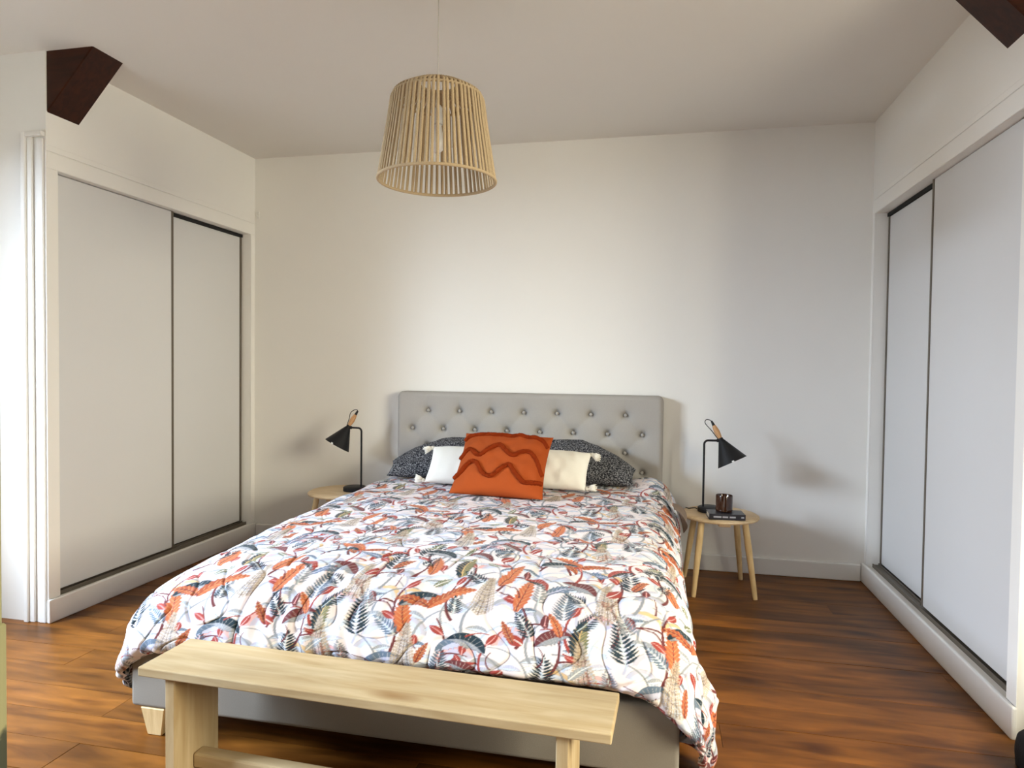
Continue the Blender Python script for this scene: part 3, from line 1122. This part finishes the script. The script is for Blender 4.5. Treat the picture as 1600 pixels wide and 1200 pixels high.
def orange_cushion():
    t = thing('cushion', 'burnt orange square cushion with raised wavy tufted bands', 'cushion', (-0.783, 3.245, .556), (math.radians(-47), math.radians(1.0), 0.0))
    w, h = .480, .405
    me, (U, V, F) = cushion_mesh('cushion_body', w, h, .16, 70, wr=.005, seed=6, pinch=.06)
    link('cushion_body', me, 'orange_cloth', t)
    n = F.shape[0]
    def on(u, v):
        a = np.clip((u + 1) / 2 * (n - 1), 0, n - 1.001)
        b_ = np.clip((v + 1) / 2 * (n - 1), 0, n - 1.001)
        i, j = int(a), int(b_)
        fa, fb = a - i, b_ - j
        return (F[i, j] * (1 - fa) + F[i + 1, j] * fa) * (1 - fb) + (F[i, j + 1] * (1 - fa) + F[i + 1, j + 1] * fa) * fb
    def band(vs):
        r = random.Random(len(vs) * 7 + int(vs[0][1] * 100))
        us = np.linspace(-.97, .97, 70)
        vv = np.interp(us, [p[0] for p in vs], [p[1] for p in vs])
        k = np.ones(5) / 5
        vv = np.convolve(np.pad(vv, 2, mode='edge'), k, 'valid')
        pts = [Vector(on(a, b_)) + Vector((0, -.004, 0)) for a, b_ in zip(us, vv)]
        bm = bmesh.new()
        bm_tube(bm, pts, [.0115 + r.uniform(-.0015, .0018) for _ in pts], 8)
        # tufts standing out of the band
        for i in range(1, len(pts) - 1):
            for q in range(9):
                p = pts[i].lerp(pts[i + 1], r.random())
                dv = Vector((r.uniform(-.4, .4), -1, r.uniform(-1.2, .9))).normalized()
                bm_tube(bm, [p, p + dv * r.uniform(.010, .015)], [.0022, .0014], 4)
        link('fringe_band', to_mesh('fringe_band', bm, True), 'orange_fringe', t)
    band([(-1, .60), (-.85, .76), (-.5, .80), (0, .77), (.5, .80), (.85, .72), (1, .45)])
    band([(-1, -.08), (-.86, .16), (-.72, .26), (-.56, .02), (-.42, -.02), (-.22, .26), (-.05, .36), (.12, .12), (.25, -.02), (.45, .16), (.62, .20), (.8, .0), (1, -.5)])
    band([(-1, -.64), (-.85, -.52), (-.66, -.20), (-.5, -.22), (-.3, -.58), (-.12, -.66), (.08, -.40), (.22, -.24), (.4, -.52), (.6, -.74), (.8, -.66), (1, -.60)])


orange_cushion()


# ------------------------------------------------------------------ round stools
def stool(loc, rz, label):
    t = thing('stool', label, 'stool', loc, (0, 0, rz), 'round pale wood bedside stools')
    zt = .415
    lathe('seat', [(0, zt), (.185, zt), (.196, zt - .002), (.2075, zt - .009), (.209, zt - .014), (.204, zt - .021), (.19, zt - .024), (0, zt - .024)], 'stool_wood', t, 56)
    bm = bmesh.new()
    bm_box(bm, -.155, .155, -.03, .03, zt - .044, zt - .024, .002)
    link('cross_bar', to_mesh('cross_bar', bm), 'stool_wood', t)
    bm = bmesh.new()
    bm_box(bm, -.03, .03, -.155, -.0305, zt - .044, zt - .024, .002)
    bm_box(bm, -.03, .03, .0305, .155, zt - .044, zt - .024, .002)
    link('cross_bar', to_mesh('cross_bar', bm), 'stool_wood', t)
    for sx in (-1, 1):
        for sy in (-1, 1):
            a, b_ = Vector((sx * .112, sy * .112, zt - .022)), Vector((sx * .158, sy * .172, .0))
            lg = tube('leg', [a, a.lerp(b_, .35), a.lerp(b_, .97), b_ - (b_ - a) * .0], [.0165, .0175, .0125, .0115], 'leg_wood', t, 14)


stool((0.338, 3.845, 0), .10, 'round pale wood stool right of the bed, carrying the book and candle')
stool((-1.925, 3.900, 0), 0.0, 'round pale wood stool left of the bed, mostly hidden by the duvet')


# ------------------------------------------------------------------ table lamps
def table_lamp(loc, sgn, label):
    """pole foot at the root; the shade leans out to sgn * x"""
    t = thing('table_lamp', label, 'lamp', loc, group='black cone bedside lamps')
    lathe('lamp_base', [(0, .026), (.066, .026), (.071, .022), (.072, .003), (.070, 0), (0, 0)], 'black_metal', t, 40, loc=(sgn * .042, 0, 0))
    hp = .392
    pts = [Vector((0, 0, .022)), Vector((0, 0, hp - .022))]
    for k in range(1, 7):
        a = math.pi / 2 * k / 6
        pts.append(Vector((sgn * .022 * (1 - math.cos(a)), 0, hp - .022 + .022 * math.sin(a))))
    pts.append(Vector((sgn * .082, 0, hp + .001)))
    tube('pole', pts, .0058, 'black_metal', t, 12)
    ax = Vector((sgn * .45, -.155 if sgn > 0 else -.26, -.893)).normalized()     # points from apex to rim
    apex = Vector((sgn * .088, 0, hp + .006))
    q = Vector((0, 0, -1)).rotation_difference(ax).to_euler()
    # shade: thin cone shell, open at the wide end
    L_ = .135
    prof = [(.014, 0), (.016, -.004), (.083, -L_), (.0815, -L_), (.014, -.0065), (.012, -.003)]
    sh = lathe('shade', prof, 'black_metal', t, 48, loc=apex, rot=q, closed=True, auto=35)
    boxes('rim_mark', [(-.006, .006, -.0855, -.0825, -L_ - .002, -L_ + .008)], 'plastic_white', sh)  # small white mark on the shade rim
    lathe('clamp', [(0, .010), (.0125, .010), (.0135, .008), (.0135, -.006), (0, -.006)], 'black_metal', t, 20, loc=apex, rot=q)
    tube('joint', [Vector((sgn * .066, 0, hp + .001)), Vector((sgn * .092, 0, hp + .002))], .0095, 'black_metal', t, 12)
    up_ = -ax
    hd = lathe('handle', [(0, .078), (.0085, .078), (.0105, .074), (.0150, .050), (.0155, .036), (.0125, .012), (.0105, .002), (0, .002)], 'handle_wood', t, 24, loc=apex + up_ * .008, rot=q)
    lathe('cord_grip', [(0, .030), (.0045, .030), (.006, .024), (.0085, .004), (.0085, 0), (0, 0)], 'black_metal', t, 16, loc=apex + up_ * .084, rot=q)
    e = apex + up_ * .110
    back = Vector((-1.0, 0, 0))
    c = [e, e + up_ * .010 + back * .008, e + up_ * .010 + back * .026, e + back * .040 - up_ * .012, apex + up_ * .055 + back * .026, apex + up_ * .02 + back * .018, apex + back * .012]
    cc = []
    for i in range(len(c) - 1):
        p0, p1, p2, p3 = c[max(i - 1, 0)], c[i], c[i + 1], c[min(i + 2, len(c) - 1)]
        for k in range(6):
            u = k / 6
            cc.append(.5 * ((2 * p1) + (-p0 + p2) * u + (2 * p0 - 5 * p1 + 4 * p2 - p3) * u * u + (-p0 + 3 * p1 - 3 * p2 + p3) * u ** 3))
    tube('cord', cc + [c[-1]], .0024, 'cord_black', t, 8)
    lathe('bulb', [(0, -.098), (.014, -.095), (.023, -.080), (.024, -.068), (.015, -.045), (.012, -.030), (0, -.030)], 'bulb_white', t, 20, loc=apex, rot=q)
    # supply lead leaving the base
    s = [Vector((-sgn * .030, .01, .010)), Vector((-sgn * .044, .012, .014)), Vector((-sgn * .060, .016, .010)), Vector((-sgn * .075, .03, .004)), Vector((-sgn * .090, .06, .0035))]
    tube('lead', s, .0026, 'cord_black', t, 8)


table_lamp((0.252, 3.862, .4158), 1, 'black cone lamp with wooden handle on the stool right of the bed')
table_lamp((-1.800, 3.905, .4158), -1, 'black cone lamp with wooden handle on the stool left of the bed')

# ------------------------------------------------------------------ book and candle on the right stool
bk = thing('book', 'thick black book lying flat on the right-hand stool', 'book', (0.357, 3.724, .416), (0, 0, .08))
boxes('cover', [(-.092, .092, -.062, .052, 0, .003), (-.092, .092, -.062, .052, .027, .030), (-.092, .092, -.0635, -.0605, 0, .030)], 'book_cover', bk, bevel=.0008)
boxes('page_block', [(-.088, .088, -.060, .048, .003, .027)], 'book_pages', bk)
for a_, b_ in ((-.070, -.030), (-.024, .004), (.012, .042), (.070, .084)):
    boxes('spine_print', [(a_, b_, -.0641, -.0634, .011, .019)], 'print_grey', bk)
cj = thing('candle_jar', 'amber glass candle jar standing on the black book', 'candle', (0.352, 3.742, .447))
lathe('jar', [(0, 0), (.040, 0), (.0435, .004), (.0435, .082), (.0425, .085), (.0405, .082), (.0405, .010), (0, .010)], 'amber_glass', cj, 40)
lathe('candle_wax', [(0, .048), (.0395, .048), (.0395, .0115), (0, .0115)], 'wax', cj, 32)
lathe('wick', [(0, .060), (.0012, .060), (.0012, .0485), (0, .0485)], 'black_cloth', cj, 8)


# ------------------------------------------------------------------ pendant lamp of jute cords
def pendant():
    cx, cy_ = -0.812, 2.40
    t = thing('pendant_lamp', 'hanging lampshade of natural jute cords with rounded shoulders', 'lamp', (cx, cy_, 1.885))
    rb, rs, rt = .2165, .168, .070
    zs, zt = .300, .352
    prof = [(rb, .0), (rb - .0165, .10), (rb - .033, .20), (rs + .003, zs - .01), (rs - .008, zs + .012), (rs - .04, zs + .030), (rt + .03, zt - .008), (rt, zt)]
    bm = bmesh.new()
    # one strand in the xz plane, flattened tangentially
    r = random.Random(4)
    hw, ht = .0062, .0030
    rings = []
    for i, (rr, zz) in enumerate(prof):
        w_ = hw * (1 if rr > .12 else .85)
        p0 = prof[max(i - 1, 0)]
        p1 = prof[min(i + 1, len(prof) - 1)]
        tx, tz = p1[0] - p0[0], p1[1] - p0[1]
        l_ = math.hypot(tx, tz)
        nxr, nzr = tz / l_, -tx / l_
        rings.append([bm.verts.new((rr + nxr * ht * math.cos(a), w_ * math.sin(a), zz + nzr * ht * math.cos(a))) for a in [2 * math.pi * k / 6 for k in range(6)]])
    for a, b_ in zip(rings, rings[1:]):
        for k in range(6):
            bm.faces.new((a[k], a[(k + 1) % 6], b_[(k + 1) % 6], b_[k]))
    me = to_mesh('cord_strand', bm, True)
    n = 66
    for k in range(n):
        link('cord_strand', me, 'jute', t, rot=(0, 0, 2 * math.pi * (k + r.uniform(-.16, .16)) / n))
    def ring(name, rad, z, thick):
        bm2 = bmesh.new()
        bm_lathe(bm2, [(rad + thick * math.cos(a), z + thick * math.sin(a)) for a in [2 * math.pi * k / 10 for k in range(10)]], 72, closed=True)
        return link(name, to_mesh(name, bm2, True), 'jute', t)
    ring('rim_ring', rb, 0, .0055)
    ring('shoulder_ring', rs - .004, zs, .0050)
    ring('top_ring', rt, zt, .0065)
    # wire spider carrying the holder
    bm = bmesh.new()
    for k in range(3):
        a = 2 * math.pi * k / 3 + .4
        bm_tube(bm, [Vector((.020 * math.cos(a), .020 * math.sin(a), .262)), Vector((rt * .8 * math.cos(a), rt * .8 * math.sin(a), .31)), Vector((rt * math.cos(a), rt * math.sin(a), zt))], .0018, 6)
    link('spider', to_mesh('spider', bm, True), 'jute', t)
    lathe('bulb_holder', [(0, .275), (.012, .275), (.019, .262), (.021, .215), (.019, .205), (0, .205)], 'plastic_white', t, 24)
    lathe('bulb', [(0, .100), (.010, .102), (.022, .114), (.029, .133), (.028, .152), (.019, .178), (.014, .204), (0, .204)], 'bulb_white', t, 24)
    tube('cable', [Vector((0, 0, .272)), Vector((0, 0, .5)), Vector((0, 0, H - 1.885 - .02))], .0020, 'cable_beige', t, 8)
    lathe('ceiling_rose', [(0, H - 1.885 - .001), (.040, H - 1.885 - .001), (.040, H - 1.885 - .018), (.030, H - 1.885 - .028), (0, H - 1.885 - .028)], 'plastic_white', t, 28)


pendant()

# ------------------------------------------------------------------ bench at the foot of the bed
bn = thing('bench', 'plain pine bench standing at the foot of the bed', 'bench', (-0.740, 1.674, 0), (0, 0, math.radians(-1.8)))
bw, bd, bt = .652, .104, .360
boxes('seat_board', [(-bw, bw, -bd, bd, bt - .026, bt)], 'pine', bn, bevel=.0035, seg=2)
boxes('end_panel', [(-bw + .078, -bw + .110, -bd + .012, bd - .012, 0, bt - .026)], 'pine_upright', bn, bevel=.003)
boxes('end_panel', [(bw - .132, bw - .100, -bd + .012, bd - .012, 0, bt - .026)], 'pine_upright', bn, bevel=.003)
boxes('stretcher', [(-bw + .110, bw - .132, -.020, .024, .045, .088)], 'pine', bn, bevel=.006, seg=2)

# ------------------------------------------------------------------ small things
hk = boxes('wall_hook', [(-.009, .009, -.006, 0, -.020, .024)], 'trim_paint', bevel=.002, loc=(-2.690, D, 2.212))
tag(hk, 'tiny painted hook plate on the back wall by the left closet', 'hook')
bm = bmesh.new()
bm_tube(bm, [Vector((0, -.005, .010)), Vector((0, -.020, .006)), Vector((0, -.022, -.006)), Vector((0, -.012, -.012))], .003, 8)
link('prong', to_mesh('prong', bm, True), 'trim_paint', hk)


def black_bag():
    t = thing('bag', 'soft black cloth bag on the floor at the lower right corner', 'bag', (1.30, 2.285, 0))
    w, dpt, h = .212, .10, .125
    n, mring = 40, 14
    bm = bmesh.new()
    rings = []
    for k in range(mring + 1):
        v = k / mring
        z = h * v
        s = (1 - max(0, (v - .62) / .38) ** 2.2) ** .5 if v > .62 else 1
        s = max(s, .25) * (.96 + .06 * math.sin(v * math.pi))
        ring = []
        for j in range(n):
            a = 2 * math.pi * j / n
            c, s_ = math.cos(a), math.sin(a)
            x_ = w * abs(c) ** .5 * (1 if c > 0 else -1)
            y_ = dpt * abs(s_) ** .6 * (1 if s_ > 0 else -1)
            k2 = 1 + .02 * math.sin(a * 5 + v * 4)
            ring.append(bm.verts.new((x_ * (1 - (1 - s) * .35) * k2, y_ * s * k2, z)))
        rings.append(ring)
    for a, b_ in zip(rings, rings[1:]):
        for j in range(n):
            bm.faces.new((a[j], a[(j + 1) % n], b_[(j + 1) % n], b_[j]))
    bm.faces.new(rings[0][::-1])
    bm.faces.new(rings[-1])
    link('bag_body', to_mesh('bag_body', bm, True, 70), 'black_cloth', t)
    for s in (-1, 1):
        pts = [Vector((-.07 + .14 * k / 12, s * .02, h - .01 + .055 * math.sin(math.pi * k / 12))) for k in range(13)]
        tube('strap', pts, .006, 'black_cloth', t, 8)


black_bag()
